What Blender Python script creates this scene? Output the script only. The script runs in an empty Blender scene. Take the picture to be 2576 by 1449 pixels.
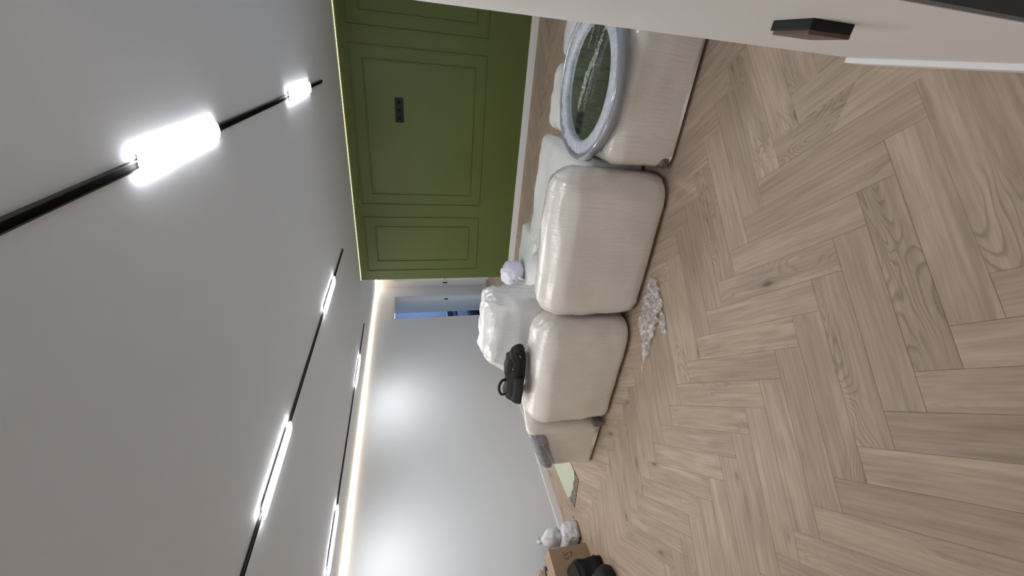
import bpy, bmesh, math, random
from mathutils import Vector, Matrix, noise
random.seed(7)
PI = math.pi
SC = bpy.context.scene
COL = SC.collection

# ------------------------------------------------------------------ camera
F_PX = 1023.917
R = Matrix(((0.50345639, -0.86347376, -0.03001213),
            (-0.21725699, -0.09290049, -0.97168354),
            (0.8362351, 0.49572063, -0.23436706)))      # rows: right, down, forward of the upright view
EYE = Vector((0, 0, 1.65))
cam = bpy.data.cameras.new('camera')
cam.sensor_fit = 'HORIZONTAL'; cam.sensor_width = 36; cam.lens = F_PX / 2576 * 36
cam.clip_start = 0.02; cam.clip_end = 100
camo = bpy.data.objects.new('camera', cam); COL.objects.link(camo)
Xa, Ya, Za = R[1].normalized(), R[0].normalized(), -R[2].normalized()     # the phone was held on its side
camo.matrix_world = Matrix(((Xa.x, Ya.x, Za.x, EYE.x), (Xa.y, Ya.y, Za.y, EYE.y), (Xa.z, Ya.z, Za.z, EYE.z), (0, 0, 0, 1)))
SC.camera = camo

# ------------------------------------------------------------------ world, light, exposure
w = bpy.data.worlds.new('world'); SC.world = w; w.use_nodes = True
w.node_tree.nodes['Background'].inputs[0].default_value = (0.72, 0.84, 1.0, 1)
w.node_tree.nodes['Background'].inputs[1].default_value = 0.42
SC.view_settings.view_transform = 'Standard'; SC.view_settings.look = 'None'
SC.view_settings.exposure = 0.0; SC.view_settings.gamma = 1.0; SC.view_settings.use_curve_mapping = False
SC.cycles.use_denoising = True
SC.cycles.max_bounces = 8
SC.cycles.sample_clamp_indirect = 8

def area(name, loc, rot, sx, sy, power, color):
    l = bpy.data.lights.new(name, 'AREA'); l.shape = 'RECTANGLE'; l.size = sx; l.size_y = sy
    l.energy = power; l.color = color
    o = bpy.data.objects.new(name, l); COL.objects.link(o); o.location = loc; o.rotation_euler = rot
    return o
LAMP_L = 68.0            # radiance of the track lamps
STRIP_L = 34.0
area('window_daylight', (2.9, -1.56, 1.35), (PI/2, 0, 0), 2.2, 1.6, 3, (0.82, 0.9, 1.0))
area('room_fill_light', (-2.55, 2.1, 1.25), (0, -PI/2, 0), 2.2, 4.8, 18, (1.0, 0.99, 0.975))  # added fill, unseen behind the camera, brightens ceiling and room
area('bedroom_daylight', (10.2, 7.6, 1.5), (0, -PI/2*-1, 0), 1.8, 2.0, 85, (0.66, 0.80, 1.0))
# the lamps of the same ceiling tracks behind the photographer
for ly in (0.395, 2.19, 4.04):
    area('track_lamp_light', (-0.25, ly, 2.435), (0, 0, 0), 0.64, 0.05, 1.5, (0.93, 0.95, 1.0))

# ------------------------------------------------------------------ helpers
def link(o, parent=None):
    COL.objects.link(o)
    if parent is not None: o.parent = parent
    return o
def obj(name, bm, m, parent=None, smooth=False, loc=None):
    me = bpy.data.meshes.new(name); bm.to_mesh(me); bm.free()
    me.materials.append(m)
    if smooth:
        me.polygons.foreach_set('use_smooth', [True] * len(me.polygons))
    o = link(bpy.data.objects.new(name, me), parent)
    if loc: o.location = loc
    return o
def tag(o, label, cat, group=None, kind=None):
    o['label'] = label; o['category'] = cat
    if group: o['group'] = group
    if kind: o['kind'] = kind
    return o
def thing(name, label, cat, loc=(0, 0, 0), rz=0, group=None):
    o = link(bpy.data.objects.new(name, None)); o.location = loc; o.rotation_euler = (0, 0, rz)
    o.empty_display_size = 0.1
    return tag(o, label, cat, group)
def struct(name, bm, m, parent=None, label=None):
    o = obj(name, bm, m, parent); o['kind'] = 'structure'
    if label: o['label'] = label
    return o
def add_box(bm, x0, x1, y0, y1, z0, z1):
    v = [bm.verts.new(p) for p in ((x0,y0,z0),(x1,y0,z0),(x1,y1,z0),(x0,y1,z0),(x0,y0,z1),(x1,y0,z1),(x1,y1,z1),(x0,y1,z1))]
    for f in ((0,3,2,1),(4,5,6,7),(0,1,5,4),(1,2,6,5),(2,3,7,6),(3,0,4,7)): bm.faces.new([v[i] for i in f])
    return v
def box(x0, x1, y0, y1, z0, z1, bev=0, seg=2):
    bm = bmesh.new(); add_box(bm, x0, x1, y0, y1, z0, z1)
    if bev: bmesh.ops.bevel(bm, geom=bm.edges[:], offset=bev, segments=seg, affect='EDGES', profile=0.6)
    return bm
def prism(poly, z0, z1):
    bm = bmesh.new()
    a = [bm.verts.new((x, y, z0)) for x, y in poly]; b = [bm.verts.new((x, y, z1)) for x, y in poly]
    bm.faces.new(a[::-1]); bm.faces.new(b)
    n = len(poly)
    for i in range(n): bm.faces.new((a[i], a[(i+1) % n], b[(i+1) % n], b[i]))
    bmesh.ops.recalc_face_normals(bm, faces=bm.faces[:])
    return bm
def tube(bm, pts, r, seg=8, closed=False, flat=1.0):
    pts = [Vector(p) for p in pts]; n = len(pts); rings = []
    rr = r if callable(r) else (lambda t: r)
    prev = None
    for i, p in enumerate(pts):
        if closed: t = pts[(i+1) % n] - pts[i-1]
        else: t = pts[min(i+1, n-1)] - pts[max(i-1, 0)]
        t.normalize()
        if prev is None:
            a = Vector((0, 0, 1)) if abs(t.z) < 0.9 else Vector((1, 0, 0))
            u = t.cross(a).normalized()
        else:
            u = (prev - t * prev.dot(t)).normalized()
        prev = u
        v = t.cross(u)
        q = rr(i / max(1, n-1))
        rings.append([bm.verts.new(p + u * math.cos(2*PI*k/seg) * q + v * math.sin(2*PI*k/seg) * q * flat) for k in range(seg)])
    m = n if closed else n-1
    for i in range(m):
        a, b = rings[i], rings[(i+1) % n]
        for k in range(seg): bm.faces.new((a[k], a[(k+1) % seg], b[(k+1) % seg], b[k]))
    if not closed:
        bm.faces.new(rings[0][::-1]); bm.faces.new(rings[-1])
    bmesh.ops.recalc_face_normals(bm, faces=bm.faces[:])
def arc(c, r0, a0, a1, n, ax=(1,0,0), ay=(0,0,1), r1=None):
    c = Vector(c); ax = Vector(ax); ay = Vector(ay); r1 = r0 if r1 is None else r1
    return [c + ax * math.cos(a0+(a1-a0)*i/n) * r0 + ay * math.sin(a0+(a1-a0)*i/n) * r1 for i in range(n+1)]
def curve(P, k=6):
    P = [Vector(p) for p in P]; Q = [P[0]*2-P[1]] + P + [P[-1]*2-P[-2]]; out = []
    for i in range(1, len(Q)-2):
        a, b, c, d = Q[i-1:i+3]
        for j in range(k):
            t = j/k
            out.append(0.5*((2*b) + (c-a)*t + (2*a-5*b+4*c-d)*t*t + (3*b-a-3*c+d)*t**3))
    out.append(P[-1]); return out
def fbm(p, o=3):
    return noise.fractal(p, 1.0, 2.0, o)
def soft_hexa(c, rad=0.2, n=14, bulge=0.0, amp=0.0, freq=4.0, seed=0.0, stretch=(1,1,1), power=1.0):
    """a cushion-like block through eight corners: c = [bottom x0y0,x1y0,x1y1,x0y1, top x0y0,...]"""
    c = [Vector(p) for p in c]
    bm = bmesh.new(); verts = {}
    sx = (c[1]-c[0]).length + (c[5]-c[4]).length; sy = (c[3]-c[0]).length + (c[2]-c[1]).length; sz = (c[4]-c[0]).length + (c[6]-c[2]).length
    rr = (min(0.98, 4*rad/sx), min(0.98, 4*rad/sy), min(0.98, 4*rad/sz))
    # grid values packed toward the rounded edges
    def gv(r):
        g = []; h = max(2, n//3)
        for i in range(h): g.append(-1 + r*i/h)
        k = max(2, n-2*h)
        for i in range(k+1): g.append(-1+r + (2-2*r)*i/k)
        for i in range(1, h+1): g.append(1-r + r*i/h)
        return g
    G = [gv(q) for q in rr]
    def tri(a, b, d):
        a = (a+1)/2; b = (b+1)/2; d = (d+1)/2
        lo = (c[0]*(1-a)+c[1]*a)*(1-b) + (c[3]*(1-a)+c[2]*a)*b
        hi = (c[4]*(1-a)+c[5]*a)*(1-b) + (c[7]*(1-a)+c[6]*a)*b
        return lo*(1-d) + hi*d
    def vert(i, j, k):
        key = (i, j, k)
        if key in verts: return verts[key]
        p = [G[0][i], G[1][j], G[2][k]]
        q = [max(-(1-rr[m]), min(1-rr[m], p[m])) for m in range(3)]
        d = [(p[m]-q[m])/rr[m] for m in range(3)]
        l = math.sqrt(sum(x*x for x in d)); mx = max(abs(x) for x in d)
        if l > 1e-6:
            # square-ish corner profile
            s = mx / l
            s = 1 + (s - 1) * power
            d = [x*s for x in d]
        p = [q[m] + d[m]*rr[m] for m in range(3)]
        if bulge:
            b0 = [1 + bulge*(1-p[(m+1) % 3]**2)*(1-p[(m+2) % 3]**2) for m in range(3)]
            p = [p[m]*b0[m] for m in range(3)]
        verts[key] = bm.verts.new(tri(*p)); return verts[key]
    N = [len(g)-1 for g in G]
    for axis in range(3):
        a, b = [m for m in range(3) if m != axis]
        for side in (0, N[axis]):
            for i in range(N[a]):
                for j in range(N[b]):
                    def key(u, v):
                        k = [0, 0, 0]; k[axis] = side; k[a] = u; k[b] = v; return k
                    bm.faces.new([vert(*key(u, v)) for u, v in ((i, j), (i+1, j), (i+1, j+1), (i, j+1))])
    bmesh.ops.recalc_face_normals(bm, faces=bm.faces[:])
    for v in bm.verts:
        if c[0].z < -0.01 and v.co.z < 0.026: v.co.z = 0.026
    if amp:
        bm.normal_update()
        off = Vector((seed*3.1, seed*1.7, seed*5.3))
        mv = []
        for v in bm.verts:
            p = Vector((v.co.x*stretch[0], v.co.y*stretch[1], v.co.z*stretch[2])) * freq + off
            d = fbm(p, 3) * amp
            r2 = 1 - abs(noise.noise(p*2.3 + Vector((9, 2, 4))))*2
            d += max(0, r2-0.55) * amp * 1.2
            mv.append((v, v.normal * d))
        for v, d in mv:
            z = v.co.z; v.co += d
            if c[0].z < -0.01 and z < 0.0261: v.co.z = z
    return bm
def hexa_box(x0, x1, y0, y1, z0, z1):
    return [(x0,y0,z0),(x1,y0,z0),(x1,y1,z0),(x0,y1,z0),(x0,y0,z1),(x1,y0,z1),(x1,y1,z1),(x0,y1,z1)]

# ------------------------------------------------------------------ materials
def mat(name):
    m = bpy.data.materials.new(name); m.use_nodes = True
    return m, m.node_tree.nodes, m.node_tree.links, m.node_tree.nodes['Principled BSDF']
def plain(name, col, rough=0.5, metal=0, coat=0, spec=0.5, bump=0, bscale=200, var=0.0, vscale=3.0):
    m, N, L, b = mat(name)
    b.inputs['Base Color'].default_value = (*col, 1); b.inputs['Roughness'].default_value = rough
    b.inputs['Metallic'].default_value = metal; b.inputs['Coat Weight'].default_value = coat
    b.inputs['Specular IOR Level'].default_value = spec
    tc = N.new('ShaderNodeTexCoord')
    if var:
        n = N.new('ShaderNodeTexNoise'); n.inputs['Scale'].default_value = vscale; n.inputs['Detail'].default_value = 4
        L.new(tc.outputs['Object'], n.inputs['Vector'])
        r = N.new('ShaderNodeValToRGB'); L.new(n.outputs['Fac'], r.inputs[0])
        r.color_ramp.elements[0].position = 0.3; r.color_ramp.elements[1].position = 0.7
        r.color_ramp.elements[0].color = (*[c*(1-var) for c in col], 1); r.color_ramp.elements[1].color = (*[min(1, c*(1+var)) for c in col], 1)
        L.new(r.outputs[0], b.inputs['Base Color'])
    if bump:
        n = N.new('ShaderNodeTexNoise'); n.inputs['Scale'].default_value = bscale; n.inputs['Detail'].default_value = 3
        L.new(tc.outputs['Object'], n.inputs['Vector'])
        bp = N.new('ShaderNodeBump'); bp.inputs['Strength'].default_value = bump; bp.inputs['Distance'].default_value = 0.002
        L.new(n.outputs['Fac'], bp.inputs['Height']); L.new(bp.outputs[0], b.inputs['Normal'])
    return m
def emit(name, col, s):
    m, N, L, b = mat(name)
    b.inputs['Base Color'].default_value = (0.8, 0.8, 0.8, 1)
    b.inputs['Emission Color'].default_value = (*col, 1); b.inputs['Emission Strength'].default_value = s
    return m

M_wall = plain('white_paint', (0.705, 0.735, 0.76), 0.42, bump=0.12, bscale=260, spec=0.35)
M_wall2 = plain('white_paint_satin', (0.72, 0.705, 0.69), 0.5, bump=0.12, bscale=260, spec=0.3)
M_ceil = plain('ceiling_paint', (0.765, 0.80, 0.85), 0.7, bump=0.1, bscale=300, spec=0.2)
M_green = plain('green_paint', (0.100, 0.128, 0.034), 0.42, bump=0.12, bscale=260, spec=0.35, var=0.05, vscale=1.2)
M_trim = plain('white_trim', (0.80, 0.80, 0.80), 0.3)
M_grey = plain('dark_grey', (0.075, 0.078, 0.083), 0.5, bump=0.1)
M_black = plain('black_metal', (0.012, 0.012, 0.013), 0.35)
M_blackgroove = plain('black_groove', (0.004, 0.004, 0.004), 0.7, spec=0.1)
M_plate = plain('black_plastic', (0.010, 0.012, 0.013), 0.45, spec=0.2)
M_copper = plain('brown_plate', (0.09, 0.055, 0.045), 0.35)
M_lamp = emit('lamp_diffuser', (0.965, 0.975, 1.0), LAMP_L)
M_warm = emit('warm_strip', (1.0, 0.78, 0.54), STRIP_L)
M_yellow = emit('yellow_strip', (1.0, 0.86, 0.38), STRIP_L * 0.055)
M_sub = plain('subfloor', (0.05, 0.04, 0.03), 0.9)
M_card = plain('cardboard', (0.30, 0.205, 0.13), 0.75, bump=0.2, bscale=60, var=0.07, vscale=9)
M_card2 = plain('cardboard_light', (0.40, 0.29, 0.19), 0.75, var=0.07, vscale=9)
M_ink = plain('marker_ink', (0.04, 0.022, 0.012), 0.7)
M_bagw = plain('white_plastic_bag', (0.72, 0.73, 0.76), 0.35, bump=0.5, bscale=25, var=0.05, vscale=8)
M_bagl = plain('lilac_plastic_bag', (0.68, 0.68, 0.80), 0.3, bump=0.5, bscale=25, var=0.06, vscale=9)
M_darkred = plain('dark_red_cloth', (0.05, 0.008, 0.012), 0.8)
M_cloth = plain('black_nylon', (0.007, 0.007, 0.008), 0.6, spec=0.25, bump=0.5, bscale=30)
M_cloth2 = plain('dark_grey_nylon', (0.016, 0.0165, 0.018), 0.65, spec=0.25, bump=0.5, bscale=30)
M_strap = plain('black_webbing', (0.012, 0.012, 0.013), 0.5, spec=0.3)
M_metal = plain('pale_metal', (0.6, 0.58, 0.5), 0.3, metal=1)
M_foot = plain('sofa_foot', (0.02, 0.018, 0.016), 0.5)
M_fabric2 = plain('brown_grey_upholstery', (0.11, 0.098, 0.088), 0.5, coat=0.4, bump=0.6, bscale=40, var=0.3, vscale=30)
M_fabric = plain('grey_upholstery', (0.22, 0.212, 0.235), 0.45, coat=0.8, bump=0.6, bscale=40, var=0.3, vscale=14)
M_boardg = plain('green_board_paper', (0.50, 0.545, 0.44), 0.8, var=0.04, vscale=20)
M_boardc = plain('torn_board_core', (0.19, 0.16, 0.13), 0.9, bump=1.0, bscale=50, var=0.6, vscale=45)
M_blue = plain('pale_blue_paint', (0.50, 0.60, 0.76), 0.6)
M_bluecab = plain('pale_cabinet', (0.55, 0.62, 0.72), 0.5)
M_navy = plain('navy_cloth', (0.03, 0.04, 0.07), 0.8, bump=0.5, bscale=20)
M_steel = plain('grey_cloth', (0.15, 0.19, 0.24), 0.7)
M_tape = plain('beige_tape', (0.42, 0.33, 0.22), 0.5)
M_core = plain('green_core', (0.22, 0.30, 0.20), 0.6)
M_purple = plain('purple_plastic', (0.09, 0.07, 0.22), 0.4)

def wood():
    m, N, L, b = mat('oak_herringbone')
    uv = N.new('ShaderNodeUVMap'); uv.uv_map = 'UVMap'
    oi = N.new('ShaderNodeObjectInfo'); ge = N.new('ShaderNodeNewGeometry')
    def math_(op, a=None, b_=None, va=None, vb=None):
        n = N.new('ShaderNodeMath'); n.operation = op
        if a is not None: L.new(a, n.inputs[0])
        elif va is not None: n.inputs[0].default_value = va
        if b_ is not None: L.new(b_, n.inputs[1])
        elif vb is not None: n.inputs[1].default_value = vb
        return n.outputs[0]
    rnd = math_('FRACT', math_('ADD', oi.outputs['Random'], ge.outputs['Random Per Island']))
    rnd2 = math_('FRACT', math_('MULTIPLY', rnd, vb=17.31))
    rnd3 = math_('FRACT', math_('MULTIPLY', rnd, vb=71.7))
    sep = N.new('ShaderNodeSeparateXYZ'); L.new(uv.outputs[0], sep.inputs[0])
    def vec(sx, sy, k):
        c = N.new('ShaderNodeCombineXYZ')
        L.new(math_('MULTIPLY', sep.outputs[0], vb=sx), c.inputs[0])
        L.new(math_('MULTIPLY', sep.outputs[1], vb=sy), c.inputs[1])
        L.new(math_('MULTIPLY', rnd, vb=k), c.inputs[2])
        return c.outputs[0]
    def nz(v, scale, det, dist=0.0, rough=0.5):
        n = N.new('ShaderNodeTexNoise'); n.inputs['Scale'].default_value = scale; n.inputs['Detail'].default_value = det
        n.inputs['Distortion'].default_value = dist; n.inputs['Roughness'].default_value = rough
        L.new(v, n.inputs['Vector']); return n.outputs['Fac']
    def ramp(v, stops):
        r = N.new('ShaderNodeValToRGB'); L.new(v, r.inputs[0]); e = r.color_ramp.elements
        while len(e) < len(stops): e.new(0.5)
        for i, (p, c) in enumerate(stops): e[i].position = p; e[i].color = (c, c, c, 1) if not isinstance(c, tuple) else (*c, 1)
        return r.outputs[0]
    def mix(f, a, b_, mode='MIX'):
        n = N.new('ShaderNodeMix'); n.data_type = 'RGBA'; n.blend_type = mode
        if isinstance(f, float): n.inputs[0].default_value = f
        else: L.new(f, n.inputs[0])
        for s, v in ((n.inputs[6], a), (n.inputs[7], b_)):
            if isinstance(v, tuple): s.default_value = (*v, 1)
            else: L.new(v, s)
        return n.outputs[2]
    # cathedral figure: contour lines of a stretched field
    fld = nz(vec(1.6, 7.0, 37), 1.0, 1.5, 0.5)
    rings = math_('FRACT', math_('MULTIPLY', fld, vb=26.0))
    rings = ramp(rings, [(0.0, 1.0), (0.55, 0.95), (0.86, 0.0), (1.0, 0.9)])
    where = ramp(nz(vec(1.3, 4.0, 91), 1.0, 1.0), [(0.54, 0.0), (0.66, 1.0)])       # figure only here and there
    fine = nz(vec(4, 70, 53), 1.0, 4, 0.3, 0.6)
    streak = nz(vec(1.6, 16, 11), 1.0, 3, 0.6, 0.55)
    tone = nz(vec(2.0, 5.0, 67), 1.0, 2, 0.4)
    base = mix(ramp(streak, [(0.36, 0.0), (0.64, 1.0)]), (0.29, 0.215, 0.158), (0.56, 0.44, 0.335))
    base = mix(ramp(tone, [(0.35, 0.0), (0.65, 1.0)]), mix(0.62, base, (0.275, 0.215, 0.166)), base)
    base = mix(math_('MULTIPLY', rnd2, vb=0.45), base, (0.50, 0.405, 0.31))
    base = mix(math_('MULTIPLY', rnd3, vb=0.42), base, (0.225, 0.165, 0.122))
    base = mix(0.38, base, mix(ramp(fine, [(0.35, 0.0), (0.62, 1.0)]), (0.28, 0.208, 0.152), (0.50, 0.39, 0.297)))
    fig = mix(rings, (0.105, 0.075, 0.052), base)
    base = mix(math_('MULTIPLY', where, vb=0.5), base, fig)
    # knots
    vo = N.new('ShaderNodeTexVoronoi'); vo.feature = 'F1'; vo.inputs['Scale'].default_value = 1.0
    L.new(vec(3.4, 8.5, 23), vo.inputs['Vector'])
    kn = ramp(vo.outputs['Distance'], [(0.0, 1.0), (0.07, 0.85), (0.13, 0.25), (0.3, 0.0)])
    sel = ramp(nz(vec(1.6, 2.5, 131), 1.0, 0), [(0.54, 0.0), (0.6, 1.0)])
    k = math_('MULTIPLY', math_('MULTIPLY', kn, sel), vb=0.85)
    base = mix(k, base, (0.07, 0.05, 0.036))
    L.new(base, b.inputs['Base Color'])
    b.inputs['Roughness'].default_value = 0.48; b.inputs['Specular IOR Level'].default_value = 0.35
    bp = N.new('ShaderNodeBump'); bp.inputs['Strength'].default_value = 0.12; bp.inputs['Distance'].default_value = 0.001
    L.new(fine, bp.inputs['Height']); L.new(bp.outputs[0], b.inputs['Normal'])
    return m
M_wood = wood()

def wrap(name, col, streak=(6, 55, 6), rot=0.35, coat=1.0, warm=0.06, bstr=1.0, rough=0.42, dist=0.0032, croug=0.09, n3s=62):
    """white packing foam under glossy stretch film"""
    m, N, L, b = mat(name)
    tc = N.new('ShaderNodeTexCoord')
    mp = N.new('ShaderNodeMapping'); mp.inputs['Rotation'].default_value = (rot, 0, 0); mp.inputs['Scale'].default_value = streak
    L.new(tc.outputs['Object'], mp.inputs[0])
    n1 = N.new('ShaderNodeTexNoise'); n1.inputs['Scale'].default_value = 1; n1.inputs['Detail'].default_value = 3; n1.inputs['Distortion'].default_value = 1.2
    L.new(mp.outputs[0], n1.inputs['Vector'])
    r1 = N.new('ShaderNodeValToRGB'); L.new(n1.outputs['Fac'], r1.inputs[0])      # ridged: thin raised creases
    e = r1.color_ramp.elements; e[0].position = 0.40; e[1].position = 0.60
    e[0].color = (0, 0, 0, 1); e[1].color = (0, 0, 0, 1); x = e.new(0.5); x.color = (1, 1, 1, 1)
    mp2 = N.new('ShaderNodeMapping'); mp2.inputs['Rotation'].default_value = (-rot*1.6, 0.2, 0); mp2.inputs['Scale'].default_value = [s*0.45 for s in streak]
    L.new(tc.outputs['Object'], mp2.inputs[0])
    n2 = N.new('ShaderNodeTexNoise'); n2.inputs['Scale'].default_value = 1; n2.inputs['Detail'].default_value = 2; n2.inputs['Distortion'].default_value = 2
    L.new(mp2.outputs[0], n2.inputs['Vector'])
    n3 = N.new('ShaderNodeTexNoise'); n3.inputs['Scale'].default_value = n3s; n3.inputs['Detail'].default_value = 2; n3.inputs['Distortion'].default_value = 0.8
    mp3 = N.new('ShaderNodeMapping'); mp3.inputs['Rotation'].default_value = (rot*0.5, 0.1, 0); mp3.inputs['Scale'].default_value = (1.0, 1.7, 0.55)
    L.new(tc.outputs['Object'], mp3.inputs[0]); L.new(mp3.outputs[0], n3.inputs['Vector'])
    def ma(op, a, c, vb=None):
        n = N.new('ShaderNodeMath'); n.operation = op; L.new(a, n.inputs[0])
        if c is not None: L.new(c, n.inputs[1])
        else: n.inputs[1].default_value = vb
        return n.outputs[0]
    h = ma('ADD', ma('MULTIPLY', r1.outputs[0], None, 0.16), ma('MULTIPLY', n2.outputs['Fac'], None, 1.5))
    h = ma('ADD', h, ma('MULTIPLY', n3.outputs['Fac'], None, 0.5))
    bp = N.new('ShaderNodeBump'); bp.inputs['Strength'].default_value = bstr; bp.inputs['Distance'].default_value = dist
    L.new(h, bp.inputs['Height'])
    bp2 = N.new('ShaderNodeBump'); bp2.inputs['Strength'].default_value = 0.6; bp2.inputs['Distance'].default_value = dist*1.4
    L.new(h, bp2.inputs['Height'])
    L.new(bp2.outputs[0], b.inputs['Normal']); L.new(bp.outputs[0], b.inputs['Coat Normal'])
    n4 = N.new('ShaderNodeTexNoise'); n4.inputs['Scale'].default_value = 5; n4.inputs['Detail'].default_value = 3
    L.new(tc.outputs['Object'], n4.inputs['Vector'])
    r = N.new('ShaderNodeValToRGB'); L.new(n4.outputs['Fac'], r.inputs[0])
    r.color_ramp.elements[0].position = 0.35; r.color_ramp.elements[1].position = 0.65
    r.color_ramp.elements[0].color = (*[c*(1-warm) for c in col], 1); r.color_ramp.elements[1].color = (*col, 1)
    L.new(r.outputs[0], b.inputs['Base Color'])
    b.inputs['Roughness'].default_value = rough
    b.inputs['Coat Weight'].default_value = coat; b.inputs['Coat Roughness'].default_value = croug; b.inputs['Coat IOR'].default_value = 1.75; b.inputs['Specular IOR Level'].default_value = 0.8
    return m
M_wrap = wrap('foam_wrap_film', (0.73, 0.685, 0.62))
M_wrap_c = wrap('crinkled_foam_film', (0.80, 0.80, 0.79), streak=(14, 34, 14), rot=0.8, bstr=1.0)
M_wrap_s = wrap('smooth_foam_film', (0.70, 0.73, 0.70), streak=(6, 10, 14), rot=0.5, bstr=0.5)
M_bagw = wrap('white_carrier_plastic', (0.72, 0.725, 0.75), streak=(9, 26, 9), rot=0.4, coat=0.35, bstr=1.0, rough=0.45, dist=0.012, croug=0.25, n3s=16)
M_bagl = wrap('lilac_carrier_plastic', (0.70, 0.70, 0.82), streak=(12, 18, 9), rot=0.9, coat=0.35, bstr=1.0, rough=0.45, dist=0.007, croug=0.25, n3s=16)
M_frame = wrap('wrapped_mirror_frame', (0.24, 0.255, 0.29), streak=(8, 8, 8), rot=0.3, bstr=0.6, rough=0.35)
M_frame_in = wrap('wrapped_mirror_rim', (0.55, 0.59, 0.66), streak=(45, 45, 45), rot=0.3, bstr=1.0, rough=0.4, dist=0.009)

def mirror_mat():
    m, N, L, b = mat('mirror_glass')
    b.inputs['Metallic'].default_value = 1; b.inputs['Roughness'].default_value = 0.04
    b.inputs['Base Color'].default_value = (0.62, 0.66, 0.68, 1)
    return m
M_mirror = mirror_mat()
def film(name, amount=0.25, tint=(0.85, 0.86, 0.88), scale=9, streak=(1, 1, 1), strong=1.0):
    m, N, L, b = mat(name)
    out = N['Material Output']
    b.inputs['Base Color'].default_value = (*tint, 1); b.inputs['Roughness'].default_value = 0.12
    b.inputs['Coat Weight'].default_value = 1; b.inputs['Coat Roughness'].default_value = 0.05
    tc = N.new('ShaderNodeTexCoord'); mp = N.new('ShaderNodeMapping'); mp.inputs['Scale'].default_value = streak
    mp.inputs['Rotation'].default_value = (0, 0, 0.5)
    L.new(tc.outputs['Object'], mp.inputs[0])
    n = N.new('ShaderNodeTexNoise'); n.inputs['Scale'].default_value = scale; n.inputs['Detail'].default_value = 6; n.inputs['Distortion'].default_value = 1.6
    L.new(mp.outputs[0], n.inputs['Vector'])
    bp = N.new('ShaderNodeBump'); bp.inputs['Strength'].default_value = strong; bp.inputs['Distance'].default_value = 0.02
    L.new(n.outputs['Fac'], bp.inputs['Height']); L.new(bp.outputs[0], b.inputs['Normal']); L.new(bp.outputs[0], b.inputs['Coat Normal'])
    tr = N.new('ShaderNodeBsdfTransparent'); mx = N.new('ShaderNodeMixShader')
    r = N.new('ShaderNodeValToRGB'); L.new(n.outputs['Fac'], r.inputs[0])
    e = r.color_ramp.elements; e[0].position = 0.42; e[1].position = 0.72
    e[0].color = (amount*0.45,)*3 + (1,); e[1].color = (min(1, amount*2.6),)*3 + (1,)
    L.new(r.outputs[0], mx.inputs[0]); L.new(tr.outputs[0], mx.inputs[1]); L.new(b.outputs[0], mx.inputs[2])
    L.new(mx.outputs[0], out.inputs['Surface'])
    return m
M_film_mirror = film('mirror_film', 0.035, (0.7, 0.75, 0.72), 5, (1, 9, 1), 0.8)
M_film_floor = film('loose_film', 0.55, (0.86, 0.84, 0.82), 18, (1, 1, 1), 1.0)

# ------------------------------------------------------------------ setting
XG, YF, H = 5.97, 4.75, 2.464
XE, YG = 8.21, 3.31
YN, XN0, XN1 = -0.104, 0.505, 1.40          # the short wall beside the photographer
YS, XB = -1.60, -2.6
# floor slab
bm = bmesh.new()
add_box(bm, XB, XG+0.15, YS, YF, -0.03, -0.009)
add_box(bm, XG+0.15, XE, YG, YF, -0.03, -0.009)
floor = struct('floor', bm, M_sub, label='light oak herringbone plank floor')

# herringbone planks
PW, PL = 0.1344, 0.672
U = Vector((1, 1, 0)) / math.sqrt(2); V = Vector((-1, 1, 0)) / math.sqrt(2)
RECTS = [(XB, XN1, YN, YF), (XN1-1e-4, XG, YS, YF), (XG-1e-4, XE, YG, YF)]
def inside(p):
    return any(a <= p.x <= b and c <= p.y <= d for a, b, c, d in RECTS)
def clip(poly, rect):
    a, b, c, d = rect
    for ax, lim, sg in ((0, a, 1), (0, b, -1), (1, c, 1), (1, d, -1)):
        out = []
        for i in range(len(poly)):
            p, q = poly[i], poly[(i+1) % len(poly)]
            dp, dq = (p[ax]-lim)*sg, (q[ax]-lim)*sg
            if dp >= 0: out.append(p)
            if dp*dq < 0: out.append(p + (q-p)*(dp/(dp-dq)))
        poly = out
        if len(poly) < 3: return []
    return poly
def px(p):
    v = Vector(p) - EYE; c = R @ v
    if c.z < 0.05: return None
    return (1288 + F_PX*c.y/c.z, 724.5 - F_PX*c.x/c.z)
def shown_area(poly):
    q = [px(p) for p in poly]
    if any(x is None for x in q): return 0
    q = [Vector(a) for a in q]
    for ax, lim, sg in ((0, 0, 1), (0, 2576, -1), (1, 0, 1), (1, 1449, -1)):
        out = []
        for i in range(len(q)):
            a, b = q[i], q[(i+1) % len(q)]
            da, db = (a[ax]-lim)*sg, (b[ax]-lim)*sg
            if da >= 0: out.append(a)
            if da*db < 0: out.append(a+(b-a)*(da/(da-db)))
        q = out
        if len(q) < 3: return 0
    return abs(sum(q[i].x*q[(i+1) % len(q)].y - q[(i+1) % len(q)].x*q[i].y for i in range(len(q))))/2
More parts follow.
